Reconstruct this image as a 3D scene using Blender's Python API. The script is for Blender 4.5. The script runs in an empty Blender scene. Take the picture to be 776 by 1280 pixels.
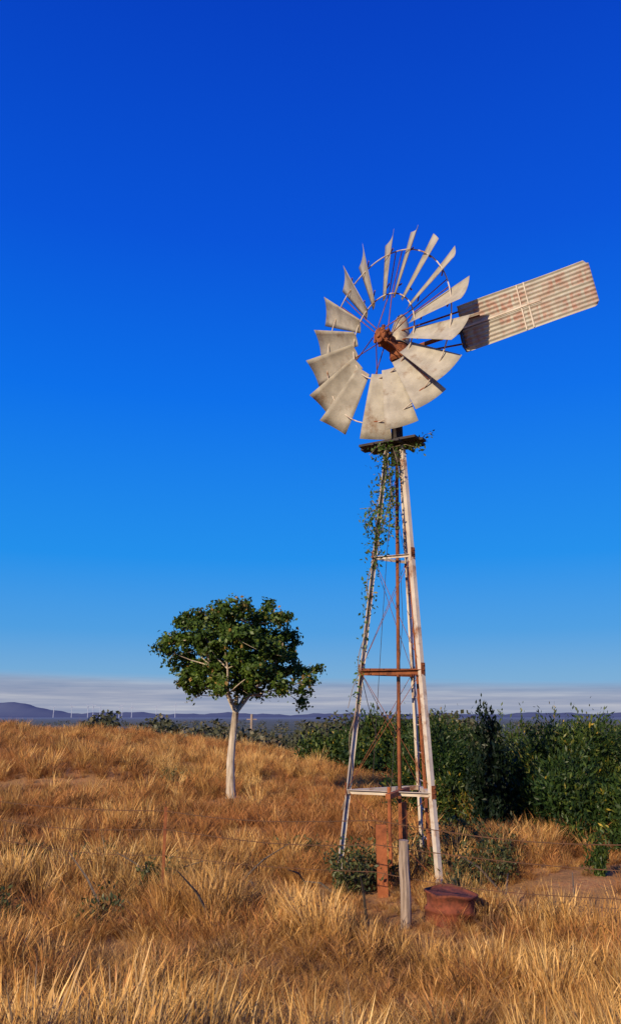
import bpy, math, random
import numpy as np
from mathutils import Vector, Matrix, Quaternion
random.seed(7); rng=np.random.default_rng(11)
scene=bpy.context.scene
EYE=2.1

# ------------------------------------------------------------------ helpers
def link(o,parent=None):
    scene.collection.objects.link(o)
    if parent is not None: o.parent=parent
    return o
def empty(name):
    e=bpy.data.objects.new(name,None); e.empty_display_size=.2
    return link(e)
def fast_mesh(name,V,F,attrs=None,smooth=False):
    """V (n,3) array, F (m,k) array of constant face size"""
    V=np.asarray(V,dtype=np.float32); F=np.asarray(F,dtype=np.int32)
    me=bpy.data.meshes.new(name)
    k=F.shape[1]; m=F.shape[0]
    me.vertices.add(len(V)); me.vertices.foreach_set('co',V.ravel())
    me.loops.add(m*k); me.loops.foreach_set('vertex_index',F.ravel())
    me.polygons.add(m); me.polygons.foreach_set('loop_start',np.arange(0,m*k,k,dtype=np.int32))
    me.update(calc_edges=True)
    if attrs:
        for an,(dom,arr) in attrs.items():
            a=me.attributes.new(an,'FLOAT',dom); a.data.foreach_set('value',np.asarray(arr,dtype=np.float32))
    me.polygons.foreach_set('use_smooth',np.full(m,smooth))
    me.validate()
    return me
class MB:
    def __init__(s): s.v=[]; s.f=[]
    def add(s,v,f):
        o=len(s.v); s.v+= [tuple(p) for p in v]; s.f+=[tuple(i+o for i in q) for q in f]
    def beam(s,p0,p1,w,h,up=(0,0,1),off=(0,0)):
        p0=Vector(p0);p1=Vector(p1); d=(p1-p0).normalized(); u=Vector(up)
        a=d.cross(u)
        if a.length<1e-3: a=d.cross(Vector((1,0,0)))
        a.normalize(); b=a.cross(d).normalized()
        c=[]
        for p in (p0,p1):
            for sx,sy in ((-1,-1),(1,-1),(1,1),(-1,1)):
                c.append(p+a*(sx*w/2+off[0])+b*(sy*h/2+off[1]))
        s.add(c,[(0,3,2,1),(4,5,6,7),(0,1,5,4),(1,2,6,5),(2,3,7,6),(3,0,4,7)])
    def angle(s,p0,p1,w,t,out):
        s.beam(p0,p1,w,t,out,(0,0))
        s.beam(p0,p1,t,w,out,(-w/2+t/2,-w/2-t*.5))
    def path(s,pts,rad,n=8,cap=True):
        pts=[Vector(p) for p in pts]; L=len(pts)
        if not hasattr(rad,'__len__'): rad=[rad]*L
        ref=Vector((0.31,.77,.55)).normalized(); v=[];f=[]
        for i,p in enumerate(pts):
            d=(pts[min(i+1,L-1)]-pts[max(i-1,0)]).normalized()
            a=d.cross(ref); a.normalize(); b=d.cross(a)
            for k in range(n):
                t=2*math.pi*k/n
                v.append(p+(a*math.cos(t)+b*math.sin(t))*rad[i])
        for i in range(L-1):
            for k in range(n):
                k2=(k+1)%n
                f.append((i*n+k,i*n+k2,(i+1)*n+k2,(i+1)*n+k))
        if cap:
            f.append(tuple(range(n)));f.append(tuple((L-1)*n+k for k in reversed(range(n))))
        s.add(v,f)
    def lathe(s,o,axis,prof,n=24):
        o=Vector(o);ax=Vector(axis).normalized();a=ax.orthogonal().normalized();b=ax.cross(a)
        v=[];f=[]
        for (z,r) in prof:
            for k in range(n):
                t=2*math.pi*k/n; v.append(o+ax*z+(a*math.cos(t)+b*math.sin(t))*r)
        for i in range(len(prof)-1):
            for k in range(n):
                k2=(k+1)%n; f.append((i*n+k,i*n+k2,(i+1)*n+k2,(i+1)*n+k))
        s.add(v,f)
    def ring(s,o,n,h,r,tr,seg=64):
        u=Vector((0,0,1)); v=[];f=[];m=6
        for i in range(seg):
            t=2*math.pi*i/seg; rad=h*math.cos(t)+u*math.sin(t); c=o+rad*r
            for k in range(m):
                q=2*math.pi*k/m; v.append(c+rad*math.cos(q)*tr+n*math.sin(q)*tr)
        for i in range(seg):
            for k in range(m):
                f.append((i*m+k,i*m+(k+1)%m,((i+1)%seg)*m+(k+1)%m,((i+1)%seg)*m+k))
        s.add(v,f)
    def obj(s,name,mat,parent=None,smooth=False):
        me=bpy.data.meshes.new(name); me.from_pydata(s.v,[],s.f); me.update()
        if smooth:
            me.polygons.foreach_set('use_smooth',[True]*len(me.polygons))
        me.materials.append(mat)
        return link(bpy.data.objects.new(name,me),parent)

def smooth(a,b,x):
    t=np.clip((x-a)/(b-a),0,1); return t*t*(3-2*t)
def H(x,y):
    x=np.asarray(x,dtype=float);y=np.asarray(y,dtype=float)
    A=np.interp(x,[-80,-30,-17,-12,-8,-4,1.4,9,40],[1.7,1.6,1.2,.98,.62,.1,-.65,-1.5,-3])
    s=smooth(12,45,y); s2=smooth(48,135,y)
    h=A*s*(1-s2)-14*s2+.35*(1-smooth(2,8,y))
    fade=1-smooth(60,140,y)
    h=h+fade*(.07*np.sin(x*.9+1.3)*np.cos(y*.7+.4)+.04*np.sin(x*2.3+y*1.1)+.03*np.cos(y*2.1-x*1.7+2))
    h=h+.5*np.exp(-(((x+6.8)/2.6)**2+((y-26)/2.6)**2))
    h=h+.30*np.exp(-(((x-0)/3.5)**2+((y-33)/3.)**2))-.3*np.exp(-(((x+.5)/3)**2+((y-27.5)/2.)**2))
    return h
def hz(x,y): return float(H(x,y))

# ------------------------------------------------------------------ materials
def newmat(name):
    m=bpy.data.materials.new(name); m.use_nodes=True; nt=m.node_tree; nt.nodes.clear()
    out=nt.nodes.new('ShaderNodeOutputMaterial'); b=nt.nodes.new('ShaderNodeBsdfPrincipled')
    nt.links.new(b.outputs[0],out.inputs[0]); return m,nt,b,out
def N(nt,t,**kw):
    n=nt.nodes.new(t)
    for k,v in kw.items(): setattr(n,k,v)
    return n
def noise(nt,vec,scale,detail=4,rough=.55):
    n=N(nt,'ShaderNodeTexNoise'); n.inputs['Scale'].default_value=scale;n.inputs['Detail'].default_value=detail
    n.inputs['Roughness'].default_value=rough
    if vec is not None: nt.links.new(vec,n.inputs['Vector'])
    return n.outputs['Fac']
def ramp(nt,fac,stops):
    r=N(nt,'ShaderNodeValToRGB'); e=r.color_ramp.elements
    while len(e)>1: e.remove(e[-1])
    e[0].position=stops[0][0]; e[0].color=(*stops[0][1],1)
    for p,c in stops[1:]:
        q=e.new(p); q.color=(*c,1)
    nt.links.new(fac,r.inputs[0]); return r.outputs[0]
def mix(nt,fac,a,b,mode='MIX'):
    m=N(nt,'ShaderNodeMix',data_type='RGBA',blend_type=mode)
    for s,v in ((0,fac),(6,a),(7,b)):
        if isinstance(v,(int,float)): m.inputs[s].default_value=v
        elif isinstance(v,tuple): m.inputs[s].default_value=(*v,1)
        else: nt.links.new(v,m.inputs[s])
    return m.outputs[2]
def math_(nt,op,a,b=None,clamp=False):
    m=N(nt,'ShaderNodeMath',operation=op,use_clamp=clamp)
    for i,v in enumerate((a,b)):
        if v is None: continue
        if isinstance(v,(int,float)): m.inputs[i].default_value=v
        else: nt.links.new(v,m.inputs[i])
    return m.outputs[0]
def g3(v): return (v,v,v)
def metal(name,c1,c2,rust,lo,hi,scale=3,rough=.55,met=.15,bump=.15):
    m,nt,b,o=newmat(name)
    pos=N(nt,'ShaderNodeNewGeometry').outputs['Position']
    base=mix(nt,ramp(nt,noise(nt,pos,scale*1.7,6),[(.35,g3(0)),(.65,g3(1))]),c1,c2)
    rf=ramp(nt,noise(nt,pos,scale,8,.68),[(lo,g3(0)),(hi,g3(1))])
    rc=mix(nt,noise(nt,pos,scale*9,4),rust,tuple(x*.45 for x in rust))
    nt.links.new(mix(nt,rf,base,rc),b.inputs['Base Color'])
    b.inputs['Metallic'].default_value=met; b.inputs['Roughness'].default_value=rough
    b.inputs['Specular IOR Level'].default_value=.25
    bp=N(nt,'ShaderNodeBump'); bp.inputs['Strength'].default_value=bump; bp.inputs['Distance'].default_value=.01
    nt.links.new(noise(nt,pos,40,5),bp.inputs['Height']); nt.links.new(bp.outputs[0],b.inputs['Normal'])
    return m
M_blade=metal('galvanised_blade',(.46,.41,.32),(.33,.29,.225),(.28,.16,.08),.54,.74,3.5,.75,.0,.25)
M_leg=metal('weathered_galvanised_steel',(.66,.56,.44),(.52,.42,.32),(.38,.16,.07),.52,.65,2.6,.7,0)
M_rust=metal('rusted_steel',(.30,.10,.035),(.20,.06,.025),(.10,.035,.02),.5,.7,6,.85,.05,.5)
M_rust2=metal('orange_rusted_steel',(.42,.13,.045),(.30,.09,.03),(.14,.05,.025),.5,.7,5,.85,.05,.5)
M_drum=metal('red_rusted_drum_steel',(.28,.075,.035),(.18,.05,.025),(.08,.03,.018),.46,.64,7,.85,.05,.6)
M_dark=metal('dark_steel',(.06,.05,.045),(.035,.03,.03),(.12,.05,.03),.5,.75,6,.7)
M_wire=metal('rusted_wire',(.13,.06,.03),(.08,.04,.02),(.16,.06,.03),.5,.75,6,.8)
M_helm=metal('faded_paint_hood',(.42,.36,.27),(.33,.26,.18),(.22,.08,.04),.52,.68,5)

def vane_mat():
    m,nt,b,o=newmat('corrugated_vane_steel')
    uv=N(nt,'ShaderNodeUVMap').outputs[0]
    sep=N(nt,'ShaderNodeSeparateXYZ'); nt.links.new(uv,sep.inputs[0])
    pos=N(nt,'ShaderNodeNewGeometry').outputs['Position']
    base=mix(nt,ramp(nt,noise(nt,pos,5,6),[(.35,g3(0)),(.65,g3(1))]),(.50,.46,.37),(.38,.34,.27))
    br=N(nt,'ShaderNodeTexBrick'); br.inputs['Scale'].default_value=1; br.inputs['Brick Width'].default_value=.105
    br.inputs['Row Height'].default_value=.5; br.inputs['Mortar Size'].default_value=.014;br.inputs['Mortar Smooth'].default_value=.5
    br.offset=.35
    nt.links.new(uv,br.inputs['Vector'])
    letters=math_(nt,'SUBTRACT',1.0,br.outputs['Fac'])
    row=ramp(nt,sep.outputs[1],[(.06,g3(0)),(.11,g3(1)),(.42,g3(1)),(.46,g3(0)),(.53,g3(0)),(.57,g3(1)),(.89,g3(1)),(.94,g3(0))])
    worn=ramp(nt,noise(nt,pos,4.0,8,.72),[(.38,g3(0)),(.56,g3(1))])
    mp=N(nt,'ShaderNodeMapping'); mp.inputs['Scale'].default_value=(26,7,1); nt.links.new(uv,mp.inputs[0])
    hole=ramp(nt,noise(nt,mp.outputs[0],1,1),[(.42,g3(1)),(.58,g3(.25))])
    f=math_(nt,'MULTIPLY',letters,row); f=math_(nt,'MULTIPLY',f,worn); f=math_(nt,'MULTIPLY',f,hole); f=math_(nt,'MULTIPLY',f,.6)
    c=mix(nt,f,base,(.40,.14,.09))
    st=ramp(nt,noise(nt,pos,2.6,6,.7),[(.50,g3(0)),(.70,g3(.65))])
    c=mix(nt,st,c,(.36,.2,.13))
    nt.links.new(c,b.inputs['Base Color']); b.inputs['Roughness'].default_value=.75; b.inputs['Metallic'].default_value=0
    b.inputs['Specular IOR Level'].default_value=.25
    return m
M_vane=vane_mat()

def wood(name,c1,c2):
    m,nt,b,o=newmat(name)
    tc=N(nt,'ShaderNodeTexCoord').outputs['Object']
    mp=N(nt,'ShaderNodeMapping'); mp.inputs['Scale'].default_value=(30,30,2.5); nt.links.new(tc,mp.inputs[0])
    f=noise(nt,mp.outputs[0],1,6,.65)
    nt.links.new(mix(nt,ramp(nt,f,[(.35,g3(0)),(.62,g3(1))]),c2,c1),b.inputs['Base Color'])
    b.inputs['Roughness'].default_value=.9
    bp=N(nt,'ShaderNodeBump'); bp.inputs['Strength'].default_value=.7;bp.inputs['Distance'].default_value=.02
    nt.links.new(f,bp.inputs['Height']); nt.links.new(bp.outputs[0],b.inputs['Normal'])
    return m
M_wood=wood('grey_weathered_timber',(.46,.34,.24),(.15,.10,.07))
M_bark=wood('pale_bark',(.64,.52,.38),(.28,.20,.13))
M_stem=wood('shrub_stem',(.16,.12,.08),(.07,.05,.035))
M_vstem=wood('vine_stem',(.34,.25,.15),(.14,.10,.06))

def leafmat(name,stops,trans=.35,amp=(.62,1.25),nsc=1.6):
    m,nt,b,o=newmat(name)
    nt.nodes.remove(b); d=N(nt,'ShaderNodeBsdfDiffuse')
    at=N(nt,'ShaderNodeAttribute',attribute_name='rnd')
    c=ramp(nt,at.outputs['Fac'],stops)
    pos=N(nt,'ShaderNodeNewGeometry').outputs['Position']
    c=mix(nt,1.0,c,ramp(nt,noise(nt,pos,nsc,3),[(.32,g3(amp[0])),(.68,g3(amp[1]))]),'MULTIPLY')
    nt.links.new(c,d.inputs[0])
    tr=N(nt,'ShaderNodeBsdfTranslucent'); nt.links.new(mix(nt,1.0,c,(1.2,1.3,.5),'MULTIPLY'),tr.inputs[0])
    mx=N(nt,'ShaderNodeMixShader'); mx.inputs[0].default_value=trans
    nt.links.new(d.outputs[0],mx.inputs[1]);nt.links.new(tr.outputs[0],mx.inputs[2])
    gl=N(nt,'ShaderNodeBsdfGlossy'); gl.inputs['Roughness'].default_value=.45; gl.inputs[0].default_value=(.9,.9,.8,1)
    m2=N(nt,'ShaderNodeMixShader'); m2.inputs[0].default_value=.02
    nt.links.new(mx.outputs[0],m2.inputs[1]);nt.links.new(gl.outputs[0],m2.inputs[2]);nt.links.new(m2.outputs[0],o.inputs[0])
    return m
M_leaf=leafmat('tree_leaf',[(0,(.030,.058,.009)),(.5,(.070,.118,.016)),(.85,(.13,.175,.028)),(.94,(.28,.19,.04)),(1,(.34,.20,.05))],.18,(.55,1.25))
M_acacia=leafmat('acacia_leaf',[(0,(.016,.036,.009)),(.40,(.042,.075,.015)),(.68,(.10,.125,.020)),(.82,(.20,.19,.025)),(.92,(.42,.28,.03)),(1,(.52,.34,.04))],.15,(.5,1.3),1.1)
M_darkleaf=leafmat('dark_conifer_leaf',[(0,(.006,.014,.006)),(1,(.014,.026,.01))],.05)
M_farleaf=leafmat('distant_leaf',[(0,(.05,.055,.03)),(.6,(.085,.085,.045)),(1,(.18,.13,.07))],.1)
M_vine=leafmat('vine_leaf',[(0,(.04,.085,.016)),(.7,(.10,.16,.03)),(1,(.28,.2,.06))],.25)
M_weed=leafmat('weed_leaf',[(0,(.040,.052,.018)),(.6,(.09,.10,.035)),(.88,(.2,.15,.06)),(1,(.50,.36,.22))],.15)

def grassmat(name,dk,md,lt,red,bigf=.7):
    m,nt,b,o=newmat(name)
    nt.nodes.remove(b); b=N(nt,'ShaderNodeBsdfDiffuse')
    at=N(nt,'ShaderNodeAttribute',attribute_name='rnd').outputs['Fac']
    t=N(nt,'ShaderNodeAttribute',attribute_name='t').outputs['Fac']
    pos=N(nt,'ShaderNodeNewGeometry').outputs['Position']
    oi=N(nt,'ShaderNodeObjectInfo').outputs['Random']
    c=ramp(nt,at,[(0,dk),(.5,md),(1,lt)])
    big=ramp(nt,noise(nt,pos,.42,5,.62),[(.38,g3(0)),(.60,g3(1))])
    c=mix(nt,math_(nt,'MULTIPLY',big,bigf),c,red)
    c=mix(nt,1.0,c,ramp(nt,oi,[(0,g3(.60)),(1,g3(1.2))]),'MULTIPLY')
    c=mix(nt,1.0,c,ramp(nt,t,[(0,(.40,.28,.22)),(.65,g3(1)),(1,g3(1.16))]),'MULTIPLY')  # depth shading painted into the colour: blade bases darkened, tips lightened
    nt.links.new(c,b.inputs[0]); nt.links.new(b.outputs[0],o.inputs[0])
    return m
M_grass=grassmat('dry_grass',(.42,.20,.055),(.66,.38,.115),(.82,.55,.23),(.48,.215,.06))
M_grassr=grassmat('dry_red_grass',(.27,.11,.035),(.45,.20,.065),(.58,.31,.11),(.35,.13,.045))
M_grassd=grassmat('dead_brown_grass',(.12,.06,.03),(.21,.11,.05),(.33,.19,.09),(.18,.08,.035))

def groundmat():
    m,nt,b,o=newmat('dry_earth')
    pos=N(nt,'ShaderNodeNewGeometry').outputs['Position']
    sep=N(nt,'ShaderNodeSeparateXYZ'); nt.links.new(pos,sep.inputs[0])
    soil=mix(nt,noise(nt,pos,1.3,6),(.48,.19,.06),(.56,.27,.11))
    soil=mix(nt,ramp(nt,noise(nt,pos,14,6,.7),[(.45,g3(0)),(.6,g3(1))]),soil,(.52,.28,.11))
    soil=mix(nt,ramp(nt,noise(nt,pos,38,5,.7),[(.56,g3(0)),(.66,g3(.7))]),soil,(.18,.08,.03))
    # straw litter away from the open patches
    soil=mix(nt,ramp(nt,noise(nt,pos,.9,5,.6),[(.42,g3(0)),(.56,g3(.75))]),soil,(.34,.18,.065))
    dry=mix(nt,noise(nt,pos,.05,6),(.42,.22,.07),(.24,.14,.06))
    f1=ramp(nt,math_(nt,'DIVIDE',sep.outputs[1],400.0),[(.12,g3(0)),(.2,g3(1))])
    c=mix(nt,f1,soil,dry)
    far=mix(nt,ramp(nt,noise(nt,pos,.012,6,.65),[(.4,g3(0)),(.62,g3(1))]),(.065,.08,.055),(.15,.14,.10))
    f2=ramp(nt,math_(nt,'DIVIDE',sep.outputs[1],1000.0),[(.1,g3(0)),(.18,g3(1))])
    c=mix(nt,f2,c,far)
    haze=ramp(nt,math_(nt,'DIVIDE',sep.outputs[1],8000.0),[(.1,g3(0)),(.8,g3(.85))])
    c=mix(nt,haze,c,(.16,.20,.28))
    nt.links.new(c,b.inputs['Base Color']); b.inputs['Roughness'].default_value=.95; b.inputs['Specular IOR Level'].default_value=.1
    bp=N(nt,'ShaderNodeBump'); bp.inputs['Strength'].default_value=1;bp.inputs['Distance'].default_value=.06
    nt.links.new(noise(nt,pos,9,8,.7),bp.inputs['Height']); nt.links.new(bp.outputs[0],b.inputs['Normal'])
    return m
M_ground=groundmat()

# ------------------------------------------------------------------ ground
ys=np.concatenate([np.arange(-30,0,1.5),np.arange(0,60,.35),60*np.power(15000/60,np.linspace(0,1,110))])
xp=np.concatenate([np.arange(0,22,.35),22*np.power(15000/22,np.linspace(0,1,80))])
xs=np.concatenate([-xp[::-1][:-1],xp])
X,Y=np.meshgrid(xs,ys); Z=H(X,Y)
V=np.stack([X,Y,Z],-1).reshape(-1,3); nx=len(xs);ny=len(ys)
i,j=np.meshgrid(np.arange(nx-1),np.arange(ny-1)); a=(j*nx+i).ravel()
me=fast_mesh('ground',V,np.stack([a,a+1,a+1+nx,a+nx],-1),smooth=True); me.materials.append(M_ground)
link(bpy.data.objects.new('ground',me))

# hills
hx=np.linspace(-11000,11000,330); hy=np.linspace(8800,11000,24)
X,Y=np.meshgrid(hx,hy)
prof=np.interp(X/Y,[-.9,-.6,-.45,-.40,-.372,-.345,-.315,-.29,-.2,-.1,0,.2,.5,.9],[90,190,120,165,185,150,85,60,50,45,40,45,60,60])
prof=prof+9*np.sin(X*.0051)+6*np.sin(X*.0123+1)+4*np.sin(X*.031)
Zh=-16+prof*np.exp(-((Y-9900-200*np.sin(X*.001))/480.)**2)
V=np.stack([X,Y,Zh],-1).reshape(-1,3);nx=len(hx);ny=len(hy)
i,j=np.meshgrid(np.arange(nx-1),np.arange(ny-1)); a=(j*nx+i).ravel()
me=fast_mesh('hills',V,np.stack([a,a+1,a+1+nx,a+nx],-1),smooth=True)
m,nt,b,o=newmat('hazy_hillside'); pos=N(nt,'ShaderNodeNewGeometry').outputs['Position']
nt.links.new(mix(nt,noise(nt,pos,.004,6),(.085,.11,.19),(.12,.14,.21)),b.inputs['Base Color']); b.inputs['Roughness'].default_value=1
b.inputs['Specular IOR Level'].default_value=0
me.materials.append(m); link(bpy.data.objects.new('hills',me))

# ------------------------------------------------------------------ leaves
def leaf_geo(C,L,W,up=0.0,dirs=None,out=None,jit=.55):
    n=len(C); D=rng.normal(size=(n,3)) if dirs is None else dirs+rng.normal(size=(n,3))*.5
    D[:,2]+=up; D/=np.linalg.norm(D,axis=1,keepdims=True)
    R=rng.normal(size=(n,3)) if out is None else out+rng.normal(size=(n,3))*jit
    S=np.cross(D,R); S/=(np.linalg.norm(S,axis=1,keepdims=True)+1e-6)
    s=rng.uniform(.6,1.3,(n,1)); l=L*s; w=W*s
    V=np.stack([C-D*l/2,C+S*w/2,C+D*l/2,C-S*w/2],1).reshape(-1,3)
    return V
def leaf_mesh(name,C,L,W,rnd=None,up=0,dirs=None,mat=None,parent=None,out=None):
    V=leaf_geo(np.asarray(C,dtype=float),L,W,up,dirs,out); F=np.arange(len(V)).reshape(-1,4)
    if rnd is None: rnd=rng.random(len(F))
    me=fast_mesh(name,V,F,{'rnd':('FACE',rnd)}); me.materials.append(mat)
    return link(bpy.data.objects.new(name,me),parent)
def clump_points(centres,radii,nsub,nleaf,sub_r,shell=.6,zs=.85):
    P=[];R=[];O=[]
    for c,r in zip(centres,radii):
        k=max(3,int(nsub*(r**2)))
        d=rng.normal(size=(k,3)); d/=np.linalg.norm(d,axis=1,keepdims=True)
        rr=r*(shell+(1-shell)*rng.random((k,1)))*rng.uniform(.7,1.12,(k,1))
        sc=np.asarray(c)+d*rr*np.array([1,1,zs])
        br=rng.normal(0,.17,k)
        for q,bb,dd_ in zip(sc,br,d):
            nl=int(nleaf*rng.uniform(.5,1.5)); sr=sub_r*rng.uniform(.6,1.4)
            o_=rng.normal(size=(nl,3)); P.append(q+o_*sr*np.array([1,1,.7])); R.append(np.clip(rng.beta(2,2.4,nl)*.95+bb,0,1))
            o2=dd_*.7+o_*.45; O.append(o2/np.linalg.norm(o2,axis=1,keepdims=True))
    return np.concatenate(P),np.concatenate(R),np.concatenate(O)

# ------------------------------------------------------------------ tree
tree=empty('savanna_tree'); tx,ty=-2.08,22.; tz=hz(tx,ty)-.05
K=.0213; KZ=.0207
lobes=[(208,798,18,.2),(230,784,22,-.6),(220,828,20,.5),(244,850,20,-.2),(260,770,22,.6),(290,764,20,-.7),(318,766,20,.1),(345,774,18,-.3),
(358,795,18,.5),(260,806,26,-.9),(300,803,28,-1.2),(335,818,24,-.7),(364,838,22,.2),(386,852,13,-.5),(346,860,17,-.9),(312,862,18,.7),
(274,864,15,-1.0),(236,870,12,.5),(290,788,26,1.2),(255,798,24,1.4),(332,798,24,1.3),(300,838,24,1.4),(374,866,11,.6),(298,754,10,.4),(332,757,10,-.2),(275,842,22,-.5),(322,842,22,-1.1),(204,815,12,-.4),(352,767,11,.3),(388,838,11,.4),(228,852,13,-.3),(376,882,8,.1),
(240,806,24,.2),(282,786,24,-.2),(315,790,24,.3),(345,818,24,.6),(268,825,24,.6),(300,862,18,-.2),(252,836,24,.3),(330,845,22,.5),(238,770,14,.1),(275,757,12,-.3),(300,825,24,-.9),(262,858,16,.1)]
T=lambda p,q,dy=0:(tx+(p-288)*K,ty+dy,tz+(1000-q)*KZ)
cs=[T(p,q,dy) for p,q,r,dy in lobes]; rs=[r*K*.98 for p,q,r,dy in lobes]
P,R,O=clump_points(cs,rs,112,38,.085,.45)
cc_=np.array([tx,ty,tz+3.5]); O=O+.5*(P-cc_)/2.2; 
leaf_mesh('crown',P,.11,.07,R,mat=M_leaf,parent=tree,out=O)
mb=MB()
mb.path([T(289,1008),T(288,985),T(287,955,.03),T(289,925,.02),T(292,893)],[.15,.12,.105,.096,.088],10)
fork=T(292,893)
mains=[[fork,T(280,868,-.1),T(262,835,-.2),T(245,800,-.2)],[fork,T(293,862,.1),T(300,820,.1),T(305,780,0)],[fork,T(308,872,.2),T(330,845,.3),T(350,815,.3)],
 [fork,T(300,876,.4),T(310,850,.9),T(318,815,1.2)],[fork,T(284,870,-.4),T(285,840,-.9),T(280,805,-1.0)]]
for mm in mains: mb.path(mm,[.07,.042,.028,.016],7)
nodes=[Vector(p) for mm in mains for p in mm[1:]]
for c,r in zip(cs,rs):
    c=Vector(c); nn=min(nodes,key=lambda q:(q-c).length+ (0.6 if q.z>c.z else 0))
    mid=(nn+c)/2+Vector((random.uniform(-.1,.1),random.uniform(-.1,.1),-.05))
    mb.path([nn,mid,c],[.022,.013,.005],5)
    for _ in range(4):
        e=c+Vector((random.gauss(0,.45)*r,random.gauss(0,.45)*r,random.gauss(-.15,.4)*r))
        mb.path([mid.lerp(c,.6),e],[.008,.003],4)
mb.obj('trunk_and_limbs',M_bark,tree,True)

# ------------------------------------------------------------------ shrubs
def shrub(name,x,y,h,r,mat,nleaf=9000,L=.12,W=.035,nst=34,bot=.25,slim=1.):
    e=empty(name); z=hz(x,y)-.05; P=[];D=[];R=[]; mb=MB(); per=nleaf//(nst*5)
    for k in range(nst):
        t=random.random()*2*math.pi; q=math.sqrt(random.random()); lean=q*r
        hh=h*(1-.42*q*q)*random.uniform(.72,1.04)
        p0=Vector((x+random.uniform(-.12,.12)*h/2*slim,y+random.uniform(-.12,.12)*h/2*slim,z))
        p2=Vector((x+lean*math.cos(t),y+lean*math.sin(t),z+hh)); p1=p0.lerp(p2,.5)+Vector((lean*math.cos(t)*.22,lean*math.sin(t)*.22,-.05*h))
        mb.path([p0,p1,p2],[.009*h,.005*h,.0012*h],4)
        for s in range(5):
            f=bot+(1-bot)*(s+random.random())/5.; f=min(f,1)
            c=p0.lerp(p1,f/.5) if f<.5 else p1.lerp(p2,(f-.5)/.5)
            o=Vector((math.cos(t),math.sin(t),.6))*random.uniform(.05,.28)+Vector((random.gauss(0,.12),random.gauss(0,.12),0)); c=c+o*(h/2.5)*slim
            n=int(per*random.uniform(.5,1.5)); sr=.13*h/2.5*slim
            dr=Vector((random.gauss(0,.5)+math.cos(t)*.5,random.gauss(0,.5)+math.sin(t)*.5,1)).normalized()
            if slim<1: dr=(dr+Vector((0,0,1.5))).normalized()
            tt=rng.normal(size=(n,1)); P.append(np.array(c)+rng.normal(size=(n,3))*sr+np.array(dr)*tt*sr*1.5)
            D.append(np.tile(np.array(dr),(n,1)))
            R.append(np.clip(rng.beta(2,2.6,n)*.82+rng.normal(0,.1)+.12*(tt[:,0]>1.0)*rng.random(n),0,1))
    leaf_mesh('leaves',np.concatenate(P),L,W,np.concatenate(R),dirs=np.concatenate(D),mat=mat,parent=e)
    mb.obj('stems',M_stem,e)
    return e
def bush(name,x,y,h,r,mat,n=14000,L=.10,W=.03,sub=.10,nl=26,yel=.22,nlobe=9):
    """rounded, lumpy bush: distinct overlapping lobes of leafy sprays, some with yellow tips brightened to paint in sunlit highlights, a few feathery shoots on top"""
    e=empty(name); z=hz(x,y)-.05; mb=MB(); P=[];D=[];R=[];O=[]
    ks=max(4,int(n/(nlobe*nl))); btone=random.gauss(-.02,.06)
    for k in range(nlobe):
        t=k*2.4+random.uniform(-.6,.6); q=math.sqrt((k+.3)/nlobe); 
        zc=h*(.80-.56*q*q)*random.uniform(.72,1.12); lr=h*.215*random.uniform(.65,1.3); zc=min(zc,h-lr*.8)
        c=np.array([x+q*r*.95*math.cos(t),y+q*r*.95*math.sin(t),z+zc]); tone=btone+rng.normal(0,.10); ly=rng.random()<.5
        p0=Vector((x+random.uniform(-.15,.15),y+random.uniform(-.15,.15),z)); cv=Vector(c); mid=p0.lerp(cv,.5)+Vector((0,0,-.1)); mb.path([p0,mid,cv],[.03,.018,.006],5)
        for s in range(ks):
            d=rng.normal(size=3); d/=np.linalg.norm(d); d[2]=d[2]*.9+.12
            shoot=(d[2]>.4 and rng.random()<.22)
            o=c+d*lr*(rng.uniform(.6,1.08) if not shoot else rng.uniform(1.1,1.45))
            if o[2]<z+.08: o[2]=z+.08+random.random()*.3
            dr=np.array([d[0],d[1],d[2]+.9]); dr/=np.linalg.norm(dr)
            m_=int(nl*rng.uniform(.5,1.5)); tt=rng.normal(size=(m_,1)); jj=rng.normal(size=(m_,3))
            w_=.35 if shoot else .7
            P.append(o+jj*sub*w_+dr*tt*sub*1.3); D.append(np.tile(dr,(m_,1))); O.append(d*.9+jj*.35)
            tip=rng.random()<(yel*1.7 if ly else yel*.3)
            R.append(np.clip(rng.beta(2,2.6,m_)*.72+tone+rng.normal(0,.07)+(.10 if shoot else 0)+(.48*(tt[:,0]>.1)*rng.random(m_) if tip else 0),0,1))
    leaf_mesh('leaves',np.concatenate(P),L,W,np.concatenate(R),dirs=np.concatenate(D),mat=mat,parent=e,out=np.concatenate(O))
    mb.obj('stems',M_stem,e); return e
for (x,y,h,r,n) in [(2.65,17.8,2.3,.95,12000),(4.30,16.6,1.75,.8,10000),(5.0,15.9,2.45,1.05,15000),(6.0,16.8,2.2,1.1,12000),(6.8,17.4,1.95,1.1,11000),
    (4.35,14.1,1.35,.7,9000),(4.98,13.7,1.0,.55,7000),(5.75,15.0,1.75,.8,9000),(3.3,20.2,2.1,1.2,9000),(4.8,19.3,2.4,1.1,9000),(7.9,17.5,2.4,1.4,9000),(2.55,16.2,1.0,.55,4500),(6.5,14.7,1.25,.8,7000),(3.75,17.8,1.55,.75,6000),(6.0,13.6,.9,.6,5000),(4.9,13.0,.6,.4,2500)]:
    bush('acacia_shrub',x,y,h,r,M_acacia,n)
shrub('dark_conifer',3.22,15.0,2.5,.14,M_darkleaf,9000,.11,.04,30,bot=.03,slim=.5)
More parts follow.
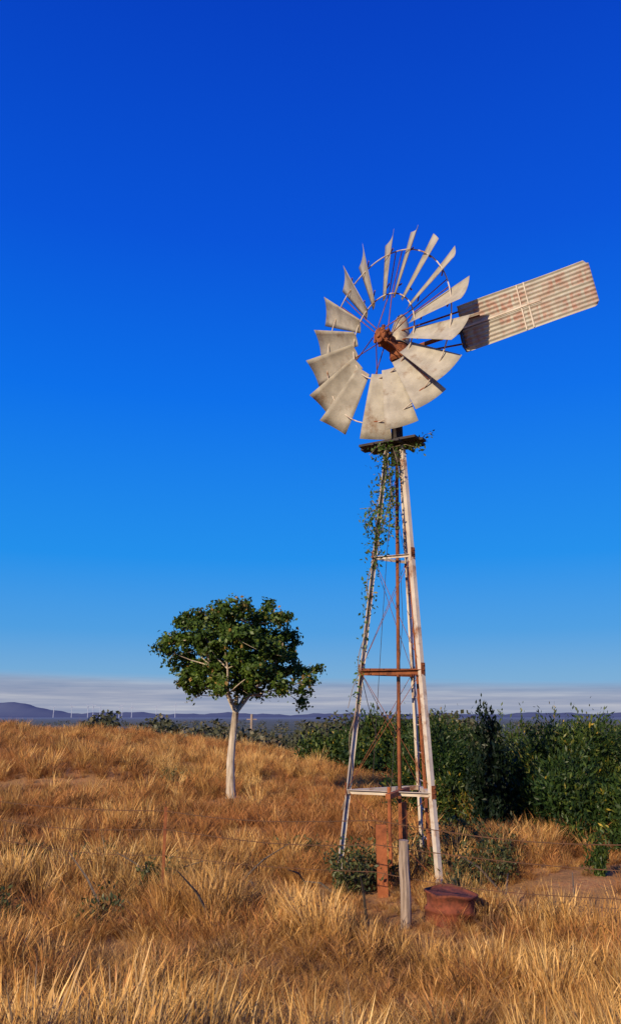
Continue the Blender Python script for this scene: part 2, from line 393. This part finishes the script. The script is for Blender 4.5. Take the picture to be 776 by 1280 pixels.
for (x,y,h,r,n) in [(0.35,42,1.8,1.0,3500),(1.6,41,2.3,1.3,4500),(3.0,39,2.9,1.4,5000),(4.3,42,3.1,1.4,5000),(2.3,36,1.6,.9,3000),(5.6,38,2.9,1.5,4000)]:
    bush('bushy_shrub',x,y,h,r,M_acacia,n,.2,.09,.2,22,.3)
for (x,y,h,r,n) in [(-1.8,10.5,.5,.28,800),(-2.9,11.6,.45,.3,700),(-2.2,9.2,.5,.2,350),(.50,10.5,.72,.24,1200),(.72,10.8,.6,.25,900),(1.8,11.1,.6,.3,900),(2.35,11.4,.65,.35,1100),(1.35,11.9,.75,.35,1000),(2.6,12.3,.6,.4,900),(-.3,13,.45,.4,800),(-4.1,12.6,.4,.4,700),(-3.75,22.9,.75,.3,900),(2.0,12.4,.9,.4,1100),(-3.4,9.3,.4,.3,400),(1.75,9.9,.45,.2,500)]:
    shrub('wild_shrub',x,y,h,r,M_weed,n,.06,.026,18,bot=.2)
shrub('young_acacia_shrub',3.75,11.3,.58,.13,M_acacia,1600,.07,.022,14,bot=.1,slim=.8)

# ------------------------------------------------------------------ distant trees (one mass)
C=[];S=[]
for k in range(85):
    y=random.uniform(60,95); a=random.uniform(-.27,.2); x=a*y
    top=np.interp(a,[-.27,-.24,-.2,-.17,-.1,-.02,.03,.2],[-.004,.006,.003,-.004,-.018,-.022,-.004,.0])+random.gauss(0,.003)
    zt=EYE+top*y; C.append((x,y,zt-.8)); S.append(random.uniform(.8,1.4))
    C.append((x+random.gauss(0,.8),y,zt-2.2)); S.append(random.uniform(1.2,1.8)); C.append((x+random.gauss(0,.8),y,zt-4)); S.append(1.8)
for k in range(1700):
    y=200*(8**random.random()); x=random.uniform(-.75,.75)*y; hh=random.uniform(5,11)
    C.append((x,y,hz(x,y)+hh*.6)); S.append(hh*.45)
C=np.array(C);S=np.array(S)
V=[];Rr=[]
for c,s in zip(C,S):
    n=80 if c[1]<100 else 34
    d=rng.normal(size=(n,3)); d/=np.linalg.norm(d,axis=1,keepdims=True)
    p=c+d*s*rng.uniform(.5,1.1,(n,1))*np.array([1.15,1.15,.8]); V.append(leaf_geo(p,s*.36,s*.28,out=d)); Rr.append(np.clip(rng.random(n)*.6+rng.normal(.2,.15),0,1))
V=np.concatenate(V); me=fast_mesh('distant_trees',V,np.arange(len(V)).reshape(-1,4),{'rnd':('FACE',np.concatenate(Rr))}); me.materials.append(M_farleaf)
link(bpy.data.objects.new('distant_trees',me))

# ------------------------------------------------------------------ windmill
mill=empty('windmill')
bot=[Vector((.31,11.2,0)),Vector((1.61,10.6,0)),Vector((1.57,12.0,0))]
for p in bot: p.z=hz(p.x,p.y)-.15
cb=(bot[0]+bot[1]+bot[2])/3; ct=Vector((1.27,11.27,5.95))
top=[]
for p in bot:
    d=(p-cb);d.z=0;d.normalize(); top.append(ct+d*.16)
def legp(i,z): 
    f=(z-bot[i].z)/(top[i].z-bot[i].z); return bot[i].lerp(top[i],f)
mb=MB()
for i in range(3):
    o=bot[i]-cb;o.z=0; mb.angle(bot[i],top[i]+Vector((0,0,.05)),.062,.008,o)
mb.obj('legs',M_leg,mill)
mb=MB()
for z,w in ((4.3,.035),(1.15,.05)):
    for i in range(3):
        mb.angle(legp(i,z),legp((i+1)%3,z),w,.006,(0,0,1))
mb.obj('girts',M_leg,mill)
mb=MB()
for i in range(3): mb.angle(legp(i,2.7),legp((i+1)%3,2.7),.055,.008,(0,0,1))
mb.beam(legp(0,2.72),(legp(1,2.72)+legp(2,2.72))/2,.05,.03)
mb.obj('mid_stage',M_rust,mill)
mb=MB()
lv=[.1,1.15,2.7,4.3,5.8]
for a_,b_ in zip(lv[:-1],lv[1:]):
    for i in range(3):
        mb.path([legp(i,a_),legp((i+1)%3,b_)],.004,5); mb.path([legp((i+1)%3,a_),legp(i,b_)],.004,5)
mb.obj('brace_rods',M_rust,mill)
mb=MB()
q0=legp(1,.1).lerp(legp(2,.1),.55); q1=legp(1,5.6).lerp(legp(2,5.6),.5)
mb.beam(q0,q1,.03,.03); mb.obj('ladder_rail',M_rust2,mill)
mb=MB()
for k in range(14):
    z=.5+k*.37; p=legp(2,z); q=q0.lerp(q1,(z-.1)/5.5); mb.path([p,q],.008,5)
mb.obj('ladder_rungs',M_leg,mill)
mb=MB()   # bolts and splice plates on the legs
for i in range(3):
    o=(bot[i]-cb);o.z=0;o.normalize()
    for z in (1.15,2.7,4.3):
        p=legp(i,z)+o*.008; mb.beam(p-Vector((0,0,.09)),p+Vector((0,0,.09)),.07,.008,o)
        for dz in (-.06,0,.06): mb.beam(p+Vector((0,0,dz)),p+o*.02+Vector((0,0,dz)),.016,.016)
mb.obj('splice_plates',M_rust,mill)
mb=MB()
mb.path([Vector((1.17,11.2,-.1)),Vector((1.19,11.23,1.6)),Vector((1.235,11.25,4)),Vector((1.28,11.27,6.1))],.026,8); mb.obj('pump_rod',M_rust,mill,True)
mb=MB()
mb.path([(1.0,10.75,-.1),(1.0,10.76,1.22)],.026,8)
mb.path([(1.22,11.1,-.1),(1.22,11.1,1.0)],.04,10)
mb.beam((.96,10.5,1.13),(1.32,11.5,1.13),.06,.06)
mb.obj('pump_column',M_rust2,mill)
mb=MB(); mb.beam((.86,10.35,-.2),(.85,10.36,.82),.12,.03,(.1,-1,0)); mb.beam((.92,10.37,-.2),(.91,10.38,.82),.008,.06,(.1,-1,0)); mb.obj('rusted_channel',M_rust2,mill)
# platform
dd=Vector((.86,-.51,0)); pe=Vector((.51,.86,0))
mb=MB(); c0=ct+Vector((-.05,-.02,.04))
for k,(o_,l_) in enumerate(((-.16,.45),(0,.5),(.16,.42))):
    mb.beam(c0+pe*o_-dd*l_,c0+pe*o_+dd*l_,.14,.035)
mb.beam(c0-pe*.3-dd*.2+Vector((0,0,-.035)),c0+pe*.3-dd*.2+Vector((0,0,-.035)),.05,.03)
mb.beam(c0-pe*.3+dd*.2+Vector((0,0,-.035)),c0+pe*.3+dd*.2+Vector((0,0,-.035)),.05,.03)
mb.obj('platform',M_dark,mill)
Pv=Vector((1.31,11.27,0)); CZ=7.68
mb=MB(); mb.path([(1.28,11.27,5.7),(1.29,11.27,6.3)],[.10,.085],10); mb.path([(1.29,11.27,6.2),(1.31,11.27,7.35)],.042,10)
for i in range(3): mb.path([top[i],Vector((1.285,11.27,6.28))],.02,6)
mb.obj('mast',M_dark,mill,True)
n_=Vector((-.777,-.629,0)).normalized(); h_=Vector((.629,-.777,0)).normalized(); u_=Vector((0,0,1))
WC=Pv+n_*.30; WC.z=CZ
mb=MB(); G=Vector((1.36,11.30,7.36))
mb.lathe(G,(0,0,1),[(0,.001),(0,.12),(.04,.15),(.22,.15),(.26,.13),(.26,.001)],16)
mb.beam(G+Vector((0,0,.18))-n_*.05,WC+Vector((0,0,-.03)),.15,.18)
mb.beam(G+Vector((0,0,.05)),G+Vector((0,0,.05))+h_*.3,.08,.1)
mb.obj('gearbox',M_rust,mill,False)
mb=MB(); mb.lathe(G+Vector((0,0,.26)),(.12,.05,1),[(0,.15),(.05,.165),(.2,.15),(.38,.115),(.5,.07),(.56,.001)],18); mb.obj('gearbox_hood',M_helm,mill,True)
mb=MB()
mb.lathe(WC-n_*.12,n_,[(0,.001),(0,.11),(.03,.115),(.03,.07),(.14,.06),(.14,.12),(.17,.12),(.17,.05),(.2,.04),(.2,.001)],20)
for k in range(6):
    th=math.radians(90-16-k*60); r=h_*math.cos(th)+u_*math.sin(th); mb.beam(WC+r*.05,WC+r*.17,.05,.03,n_)
mb.obj('wheel_hub',M_rust,mill)
# wheel
R0,R1=.60,1.62; NB=18; mb=MB(); wire=MB(); ribs=MB()
beta=math.radians(31)
for k in range(NB):
    if k in (10,): continue
    jit=random.uniform(-.03,.03)
    th=math.radians(90-6-k*20)+jit
    r=h_*math.cos(th)+u_*math.sin(th); t=h_*math.sin(th)-u_*math.cos(th)
    be=beta+random.uniform(-.07,.07); 
    ns=6; nr=5; v=[];f=[]
    tipskew=random.uniform(-.02,.02); bend=random.uniform(-.03,.03); R1k=R1+random.uniform(-.02,.015)
    for iu in range(nr+1):
        fr=iu/nr; rad=R0+(R1k-R0)*fr; ch=.23+(.50-.23)*fr
        bb=be+.06*(1-fr)
        c=t*math.cos(bb)+n_*math.sin(bb); w=(n_*math.cos(bb)-t*math.sin(bb))
        for iv in range(ns+1):
            s=(iv/ns-.5); cam=.03*(1-(2*s)**2)*(.6+.6*fr)
            rr=rad+(tipskew*s*2*fr)
            v.append(WC+r*rr+c*(s*ch)-w*cam+n_*bend*fr*fr)
    for iu in range(nr):
        for iv in range(ns):
            q=iu*(ns+1)+iv; f.append((q,q+1,q+ns+2,q+ns+1))
    mb.add(v,f)
    for rr in (.80,1.33):
        c=t*math.cos(be)+n_*math.sin(be); L=.10+.08*(rr>1)
        w=(n_*math.cos(be)-t*math.sin(be))
        ribs.beam(WC+r*rr-c*L-w*.045,WC+r*rr+c*L-w*.045,.02,.012,w)
ob=mb.obj('wheel_blades',M_blade,mill,True)
sm=ob.modifiers.new('thickness','SOLIDIFY'); sm.thickness=.003
ribs.obj('blade_brackets',M_rust,mill)
wire.ring(WC-n_*.02,n_,h_,.66,.011); wire.ring(WC-n_*.05,n_,h_,1.34,.010)
wire.obj('wheel_rims',M_leg,mill,True)
sp=MB()
for k in range(6):
    th=math.radians(90-16-k*60)
    for dz,off in ((-.1,-.05),(.1,.05)):
        r=h_*math.cos(th+off)+u_*math.sin(th+off)
        sp.path([WC+n_*dz+r*.09,WC-n_*.03+r*.66,WC-n_*.05+r*1.34],.008,5)
sp.obj('wheel_spokes',M_rust,mill,True)
# tail
A0=Vector((2.205,10.65,7.56)); A1=Vector((3.86,9.8,7.84)); d=(A1-A0); LV=d.length; d.normalize(); vn=Vector((d.y,-d.x,0)).normalized(); 
if vn.y>0: vn=-vn
vu=d.cross(vn); 
if vu.z<0: vu=-vu
HV=.76; NU=40; NV=120
v=[];uvs=[];f=[]
for j in range(NV+1):
    s=j/NV
    for i in range(NU+1):
        u=i/NU; end=LV
        e=min(s,1-s)*HV
        if e<.07: end=LV-(.07-e)*.9
        p=A0+d*(u*end)+vu*((s-.5)*HV*(1-.03*u))+vn*(.014*math.cos(2*math.pi*s*11)+.02*math.sin(u*5+1)*(s-.4))
        v.append(p); uvs.append((u,s))
for j in range(NV):
    for i in range(NU):
        q=j*(NU+1)+i; f.append((q,q+1,q+NU+2,q+NU+1))
me=bpy.data.meshes.new('tail_vane'); me.from_pydata([tuple(p) for p in v],[],f)
uvl=me.uv_layers.new(name='UVMap')
for l in me.loops: uvl.data[l.index].uv=uvs[l.vertex_index]
me.polygons.foreach_set('use_smooth',[True]*len(f)); me.materials.append(M_vane)
o=link(bpy.data.objects.new('tail_vane',me),mill); o.modifiers.new('t','SOLIDIFY').thickness=.002
mb=MB()
for u in (.47,.525):
    c=A0+d*(u*LV)+vn*.026; mb.beam(c-vu*HV*.48,c+vu*HV*.48,.018,.006,vn)
mb.beam(A0+vn*.03-d*.1+vu*.0,A0+d*LV*.62+vn*.035,.025,.015,vn)
mb.obj('vane_straps',M_leg,mill)
mb=MB()
T0=Vector((1.33,11.2,7.45)); 
mb.beam(T0,A0+d*.9-vn*.04-vu*.02,.04,.05)
mb.beam(T0+u_*.35,A0+d*.5-vn*.04+vu*.3,.02,.02)
mb.beam(T0-u_*.05,A0+d*.5-vn*.04-vu*.3,.02,.02)
mb.path([T0+u_*.2,A0+d*.3+vn*.04+vu*.1],.012,6)
mb.obj('tail_arm',M_rust,mill)
mb=MB()
mb.beam(A0-d*.02-vu*HV*.42,A0-d*.02+vu*HV*.18,.012,.2,d.cross(vu)); 
mb.obj('vane_root_shade_plate',M_dark,mill)  # bent end plate; its dark colour stands in for the shadow on it
mb=MB()
mb.path([(1.24,11.2,6),(1.0,11.15,3.4),(.82,11.1,1.3)],.004,5)
mb.path([(1.24,11.2,6),(1.28,11.15,3.4),(1.02,10.8,1.1)],.004,5)
mb.path([legp(0,2.7),legp(0,2.7)+Vector((.1,-.03,-.45)),legp(0,2.1)+Vector((.3,0,-.3))],.005,5)
mb.obj('furl_wires',M_dark,mill)

# vine on the mill
vine=empty('climbing_vine'); P=[];mb=MB()
def legv(z): return legp(0,z)
pts=[legv(z)+Vector((.045*math.sin(z*6),-.03+.04*math.cos(z*5),0)) for z in np.linspace(.9,5.85,70)]
mb.path(pts,.006,5)
for z in np.linspace(2.2,5.9,240):
    dens=np.interp(z,[2.2,3.0,3.4,3.9,4.2,4.6,5.2,5.9],[.08,.2,.5,.8,.6,1.5,1.1,1.2]); c=legv(z)
    if random.random()<.2: continue
    wz=.03+.045*dens
    P.append(np.array(c)+rng.normal(size=(max(1,int(5*dens)),3))*wz*np.array([1,1,.8]))
for (x0,z0,x1,z1,nn) in [(1.05,5.0,.75,4.78,60),(.75,4.78,.88,4.6,60),(1.0,4.9,.7,4.95,18),(1.1,5.9,1.16,5.0,110),(1.12,5.7,1.2,4.6,110),(1.15,5.9,1.6,5.85,80),(1.1,5.95,.85,5.75,30),(1.0,4.6,1.18,5.1,90),(.75,3.0,.6,2.5,8),(.62,2.6,.5,2.2,6),(1.55,5.95,1.78,6.1,22),(1.2,5.9,1.28,5.4,40),(.95,4.7,.97,4.2,40),(1.15,5.3,1.1,4.5,60)]:
    mb.path([(x0,11.1,z0),((x0+x1)/2,11.0,(z0+z1)/2+.04),(x1,11.0,z1)],.004,4)
    t=rng.random((nn,1)); p=np.array([x0,11.08,z0])*(1-t)+np.array([x1,11.0,z1])*t; P.append(p+rng.normal(size=(nn,3))*.045)
P=np.concatenate(P); leaf_mesh('leaves',P,.065,.03,rng.beta(2,2,len(P)),up=-.5,mat=M_vine,parent=vine); mb.obj('stem',M_vstem,vine)

# ------------------------------------------------------------------ fence
fence=empty('barbed_wire_fence'); mb=MB(); mw=MB(); wp=MB()
F0=Vector((-9.0,13.24)); F1=Vector((6.2,6.43)); fd=(F1-F0); FL=fd.length; fd.normalize()
def fz(s): p=F0+fd*s; return p.x,p.y,hz(p.x,p.y)
sp_=[s for s in np.arange(.2,FL,2.6)]
sw=(Vector((.92,8.8))-F0).length
for s in sp_:
    if abs(s-sw)<1.2: continue
    x,y,z=fz(s); mb.beam((x,y,z-.2),(x+random.uniform(-.03,.03),y,z+1.02),.035,.008,(0,1,0)); mb.beam((x,y+.016,z-.2),(x,y+.016,z+1.0),.008,.03,(0,1,0))
mb.obj('steel_pickets',M_rust,fence)
for hh,rr_ in ((.50,.005),(.76,.0062),(.98,.0062)):
    pts=[]
    for s in np.arange(0,FL,.2):
        x,y,z=fz(s); zz=np.interp(s,[q for q in sp_],[fz(q)[2] for q in sp_]); pts.append((x,y,zz+hh-.05*abs(math.sin((s-.2)/2.6*math.pi))+.012*math.sin(s*1.7+hh*9)))
    mw.path(pts,rr_,4)
    for p,q in zip(pts[:-1],pts[1:]):
        c=(Vector(p)+Vector(q))/2
        mw.path([c+Vector((.014,0,.025)),c-Vector((.014,0,.025))],.003,3); mw.path([c+Vector((-.014,.01,.025)),c-Vector((-.014,.01,.025))],.003,3)
mw.obj('barbed_wires',M_wire,fence)
x,y=.94,8.7; z=hz(x,y)
wp.path([(x,y,z-.2),(x+.01,y,z+.3),(x,y+.01,z+.6),(x+.005,y,z+.82)],[.058,.054,.052,.048],9); wp.obj('timber_post',M_wood,fence)
for (x,y,hh) in ((5.35,13.2,1.3),(5.15,12.9,.95)):
    z=hz(x,y); q=MB(); q.path([(x,y,z-.2),(x+.02,y,z+hh*.6),(x,y,z+hh)],[.055,.05,.045],9); q.obj('wooden_post',M_wood)
# rusty drum, cut down, closed dented lid
dr=MB(); x,y=1.42,8.95; z=hz(x,y)-.06
dr.lathe((x,y,z),(.07,-.03,1),[(0,.001),(0,.25),(.02,.26),(.04,.25),(.15,.248),(.16,.26),(.185,.26),(.195,.248),(.30,.25),(.31,.263),(.335,.263),(.335,.245),(.32,.23),(.325,.15),(.31,.001)],36)
me_=dr.v
dr.v=[(p[0]+.016*math.sin(p[2]*23+p[1]*17),p[1]+.016*math.sin(p[0]*21+p[2]*11),p[2]+.012*math.sin(p[0]*14)) for p in me_]
ob=dr.obj('rusty_drum',M_drum,None,True)
up=MB(); x,y=-7.1,100.; z=hz(x,y); up.path([(x,y,z-.5),(x,y,2.3)],[.22,.16],8); up.beam((x-.6,y,1.7),(x+.6,y,1.7),.12,.12); up.obj('utility_pole',M_wood)
fb=MB()
for k in range(16):
    x=random.choice([-2.0,-1.7,3.2,2.6,.2,3.9,-.9])+random.gauss(0,.2); y=random.uniform(8.8,11.2); z=hz(x,y)+.03
    a_=random.random()*6.28; L=random.uniform(.3,.8); e=Vector((x+L*math.cos(a_),y+L*math.sin(a_),z+random.uniform(0,.6)))
    fb.path([(x,y,z),((x+e.x)/2,(y+e.y)/2,(z+e.z)/2+.06),e],[.016,.012,.004],5)
fb.obj('fallen_branches',M_stem)
m,nt,b,o=newmat('turbine_white')
pos=N(nt,'ShaderNodeNewGeometry').outputs['Position']; nt.links.new(mix(nt,noise(nt,pos,.05),(.36,.38,.44),(.48,.50,.56)),b.inputs['Base Color'])
for k,pxx in enumerate((78,92,101,118,131,149,158,172,196,215)):
    x=(pxx-388)/1000*8000/1.03; y=8000+random.uniform(-300,300); z=-14; t=MB(); hh=random.uniform(90,118)
    t.path([(x,y,z),(x,y,z+hh)],[3.2,2.],8)
    hb=Vector((x,y-4,z+hh)); a0=random.random()*2
    for q in range(3):
        a_=a0+q*2.094; e=hb+Vector((math.cos(a_)*42,0,math.sin(a_)*42)); t.path([hb,hb.lerp(e,.3),e],[1.3,1.8,.5],5)
    t.beam(hb,hb+Vector((0,12,0)),5,5); t.obj('wind_turbine',m)

# ------------------------------------------------------------------ grass
def tuft(name,nb,hgt,spread,width,bend,mat,seed=.3,base=.05):
    V=[];F=[];T=[];R=[]
    lv=5
    for k in range(nb):
        a=random.random()*6.283; br=base*math.sqrt(random.random()); b0=Vector((br*math.cos(a),br*math.sin(a),-.02))
        a2=a+random.gauss(0,.7); h=hgt*random.uniform(.4,1.1); out=spread*random.uniform(.2,1.1)*h/hgt; bd=bend*random.uniform(.3,1.2)
        sd=Vector((-math.sin(a2+random.gauss(0,.9)),math.cos(a2+random.gauss(0,.9)),0)).normalized()
        head=random.random()<seed; rv=random.random(); o=len(V)
        for i in range(lv):
            t=i/(lv-1)
            p=b0+Vector((math.cos(a2),math.sin(a2),0))*(out*t+bd*t**3*h*.5)+Vector((0,0,h*(t-.28*bd*t**3)))
            w=width*(1-t*.8)
            if head and i==3: w=width*2.1
            if i==lv-1: w=width*.1
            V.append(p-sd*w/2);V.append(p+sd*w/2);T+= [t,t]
        for i in range(lv-1):
            q=o+i*2; F.append((q,q+1,q+3,q+2)); R.append(rv)
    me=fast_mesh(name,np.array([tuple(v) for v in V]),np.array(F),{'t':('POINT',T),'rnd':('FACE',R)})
    me.materials.append(mat); return bpy.data.objects.new(name,me)
col=bpy.data.collections.new('grass_tufts')
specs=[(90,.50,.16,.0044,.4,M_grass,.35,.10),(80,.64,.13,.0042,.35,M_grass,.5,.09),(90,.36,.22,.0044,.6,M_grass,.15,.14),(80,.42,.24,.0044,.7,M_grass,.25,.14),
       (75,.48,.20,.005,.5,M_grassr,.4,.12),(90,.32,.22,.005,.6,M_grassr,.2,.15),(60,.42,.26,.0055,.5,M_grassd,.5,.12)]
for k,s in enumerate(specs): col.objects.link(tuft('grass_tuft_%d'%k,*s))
def bare(x,y):
    w=.18*np.sin(x*3+y)+.15*np.sin(y*4.1-x*2)
    e1=((x-3.7)/1.5)**2+((y-10.3)/1.4)**2
    e2=((x+6.3)/2.3)**2+((y-23.2)/.6)**2
    e3=((x+1.3)/1.2)**2+((y-21.9)/1.0)**2
    e4=((x-5.6)/1.9)**2+((y-11.2)/1.6)**2
    e5=((x-2.6)/.55)**2+((y-9.9)/.5)**2
    return np.minimum.reduce([e1,e2,e3,e4,e5])+w
pts=[]
for (y0,y1,dens,sc) in ((2.6,8,100,.8),(8,14,58,.85),(14,24,28,.92),(24,40,13,1.1),(40,60,7,1.2),(60,100,1.5,1.7)):
    W=.6*y1+3; n=int((y1-y0)*2*W*dens); x=rng.uniform(-W,W,n); y=rng.uniform(y0,y1,n)
    keep=np.abs(x)<.55*y+2
    x=x[keep];y=y[keep]; e=bare(x,y); kp=(e>1)|(rng.random(len(x))<.07); x=x[kp];y=y[kp];e=e[kp]
    hn=.5+.5*np.sin(x*1.1+np.sin(y*.8)*2)*np.cos(y*.9+np.sin(x*.7)*1.6)
    hn2=.5+.5*np.sin(x*.35+2)*np.cos(y*.28+1)
    hn3=.5+.5*np.sin(x*2.7+np.sin(y*1.9)*2+1)*np.cos(y*2.3+np.sin(x*2.1)*1.6)
    s=sc*(.50+.40*hn+.30*hn3**2+.12*hn2)*rng.uniform(.6,1.35,len(x)); s*=np.where(e<1.6,.6,1)
    near=np.exp(-(((x-1.1)/1.1)**2+((y-9.7)/1.6)**2)); s*=1-.55*near
    tr=np.exp(-(((x+2.2)/1.0)**2+((y-20.8)/1.4)**2)); s*=1-.65*tr
    kp=rng.random(len(x))<(.55+.25*hn+.3*hn3); x,y,s,hn2,hn,hn3=x[kp],y[kp],s[kp],hn2[kp],hn[kp],hn3[kp]
    red=rng.random(len(x))<np.clip(.14+.55*hn2*(y>8.0)+.25*(y>12),0,.85)
    idx=np.where(red,rng.integers(4,6,len(x)),np.where(hn>.5,rng.integers(0,2,len(x)),rng.integers(2,4,len(x))))
    idx=np.where(rng.random(len(x))<.05+.42*(1-hn3)**3*(y>6.5),6,idx)
    pts.append(np.stack([x,y,H(x,y),s,idx],1))
pts=np.concatenate(pts); n=len(pts); print('TUFTS',n)
me=bpy.data.meshes.new('grass'); me.vertices.add(n); me.vertices.foreach_set('co',pts[:,:3].astype(np.float32).ravel())
a=me.attributes.new('rot','FLOAT_VECTOR','POINT'); rot=np.stack([rng.normal(0,.12,n),rng.normal(0,.12,n)+.05,rng.random(n)*6.283],1); a.data.foreach_set('vector',rot.astype(np.float32).ravel())
a=me.attributes.new('scl','FLOAT_VECTOR','POINT'); ss=pts[:,3:4]*np.array([1.15,1.15,1.0]); a.data.foreach_set('vector',ss.astype(np.float32).ravel())
a=me.attributes.new('idx','INT','POINT'); a.data.foreach_set('value',pts[:,4].astype(np.int32))
me.update(); go=link(bpy.data.objects.new('grass',me))
ng=bpy.data.node_groups.new('grass_scatter','GeometryNodeTree')
ng.interface.new_socket(name='Geometry',in_out='INPUT',socket_type='NodeSocketGeometry'); ng.interface.new_socket(name='Geometry',in_out='OUTPUT',socket_type='NodeSocketGeometry')
gi=ng.nodes.new('NodeGroupInput'); gout=ng.nodes.new('NodeGroupOutput'); iop=ng.nodes.new('GeometryNodeInstanceOnPoints')
ci=ng.nodes.new('GeometryNodeCollectionInfo'); ci.inputs['Collection'].default_value=col; ci.inputs['Separate Children'].default_value=True; ci.inputs['Reset Children'].default_value=True
def na(name,t):
    q=ng.nodes.new('GeometryNodeInputNamedAttribute'); q.data_type=t; q.inputs['Name'].default_value=name; return [o for o in q.outputs if o.enabled and o.name=='Attribute'][0]
ng.links.new(gi.outputs[0],iop.inputs['Points']); ng.links.new(ci.outputs[0],iop.inputs['Instance']); iop.inputs['Pick Instance'].default_value=True
ng.links.new(na('idx','INT'),iop.inputs['Instance Index']); ng.links.new(na('rot','FLOAT_VECTOR'),iop.inputs['Rotation']); ng.links.new(na('scl','FLOAT_VECTOR'),iop.inputs['Scale'])
ng.links.new(iop.outputs[0],gout.inputs[0])
md=go.modifiers.new('scatter','NODES'); md.node_group=ng

# ------------------------------------------------------------------ world, sun, camera
to_sun=Vector((-.56,-.83,0)).normalized(); el=math.radians(24); to_sun=Vector((to_sun.x*math.cos(el),to_sun.y*math.cos(el),math.sin(el)))
w=bpy.data.worlds.new('World'); scene.world=w; w.use_nodes=True; nt=w.node_tree; nt.nodes.clear()
out=N(nt,'ShaderNodeOutputWorld'); bg=N(nt,'ShaderNodeBackground'); bg.inputs[1].default_value=.1; nt.links.new(bg.outputs[0],out.inputs[0])
sky=N(nt,'ShaderNodeTexSky',sky_type='NISHITA'); sky.sun_disc=False; sky.sun_elevation=el; sky.sun_rotation=math.atan2(to_sun.x,to_sun.y)%(2*math.pi)
tc=N(nt,'ShaderNodeTexCoord').outputs['Generated']; sep=N(nt,'ShaderNodeSeparateXYZ'); nt.links.new(tc,sep.inputs[0]); z=sep.outputs[2]
rc=ramp(nt,z,[(0,(.26,.44,.66)),(.045,(.18,.41,.68)),(.10,(.07,.34,.76)),(.189,(.010,.275,.84)),(.379,(-.0,.16,.83)),(.546,(0,.088,.70)),(.73,(0,.050,.54)),(1,(0,.03,.40))])
mp=N(nt,'ShaderNodeMapping'); mp.inputs['Scale'].default_value=(4,4,95); nt.links.new(tc,mp.inputs[0])
cn=noise(nt,mp.outputs[0],1.0,6,.62)
edge=math_(nt,'ADD',z,math_(nt,'MULTIPLY',math_(nt,'SUBTRACT',cn,.5),.012)); edge=math_(nt,'ADD',edge,math_(nt,'MULTIPLY',sep.outputs[0],.018))
band=ramp(nt,edge,[(.022,g3(1)),(.034,g3(.85)),(.045,g3(0))])
cc=ramp(nt,cn,[(.35,(.24,.28,.42)),(.5,(.34,.36,.47)),(.65,(.50,.50,.56))])
rc=mix(nt,math_(nt,'MULTIPLY',band,.9),rc,cc)
rc10=mix(nt,1.0,rc,(10,10,10),'MULTIPLY')
fin=mix(nt,.97,sky.outputs[0],rc10); nt.links.new(fin,bg.inputs[0])
sl=bpy.data.lights.new('sun','SUN'); sl.energy=5.0; sl.angle=math.radians(.5); sl.color=(1,.84,.60)
so=link(bpy.data.objects.new('sun',sl)); so.rotation_euler=to_sun.to_track_quat('Z','Y').to_euler()
cam=bpy.data.cameras.new('camera'); cam.sensor_fit='VERTICAL'; cam.sensor_height=24; cam.sensor_width=24; cam.lens=18.75; cam.clip_end=30000; cam.clip_start=.05
co=link(bpy.data.objects.new('camera',cam)); co.location=(0,0,EYE); co.rotation_euler=(math.radians(90+14.3),0,0); scene.camera=co
scene.view_settings.view_transform='Standard'; scene.view_settings.look='None'; scene.view_settings.exposure=0
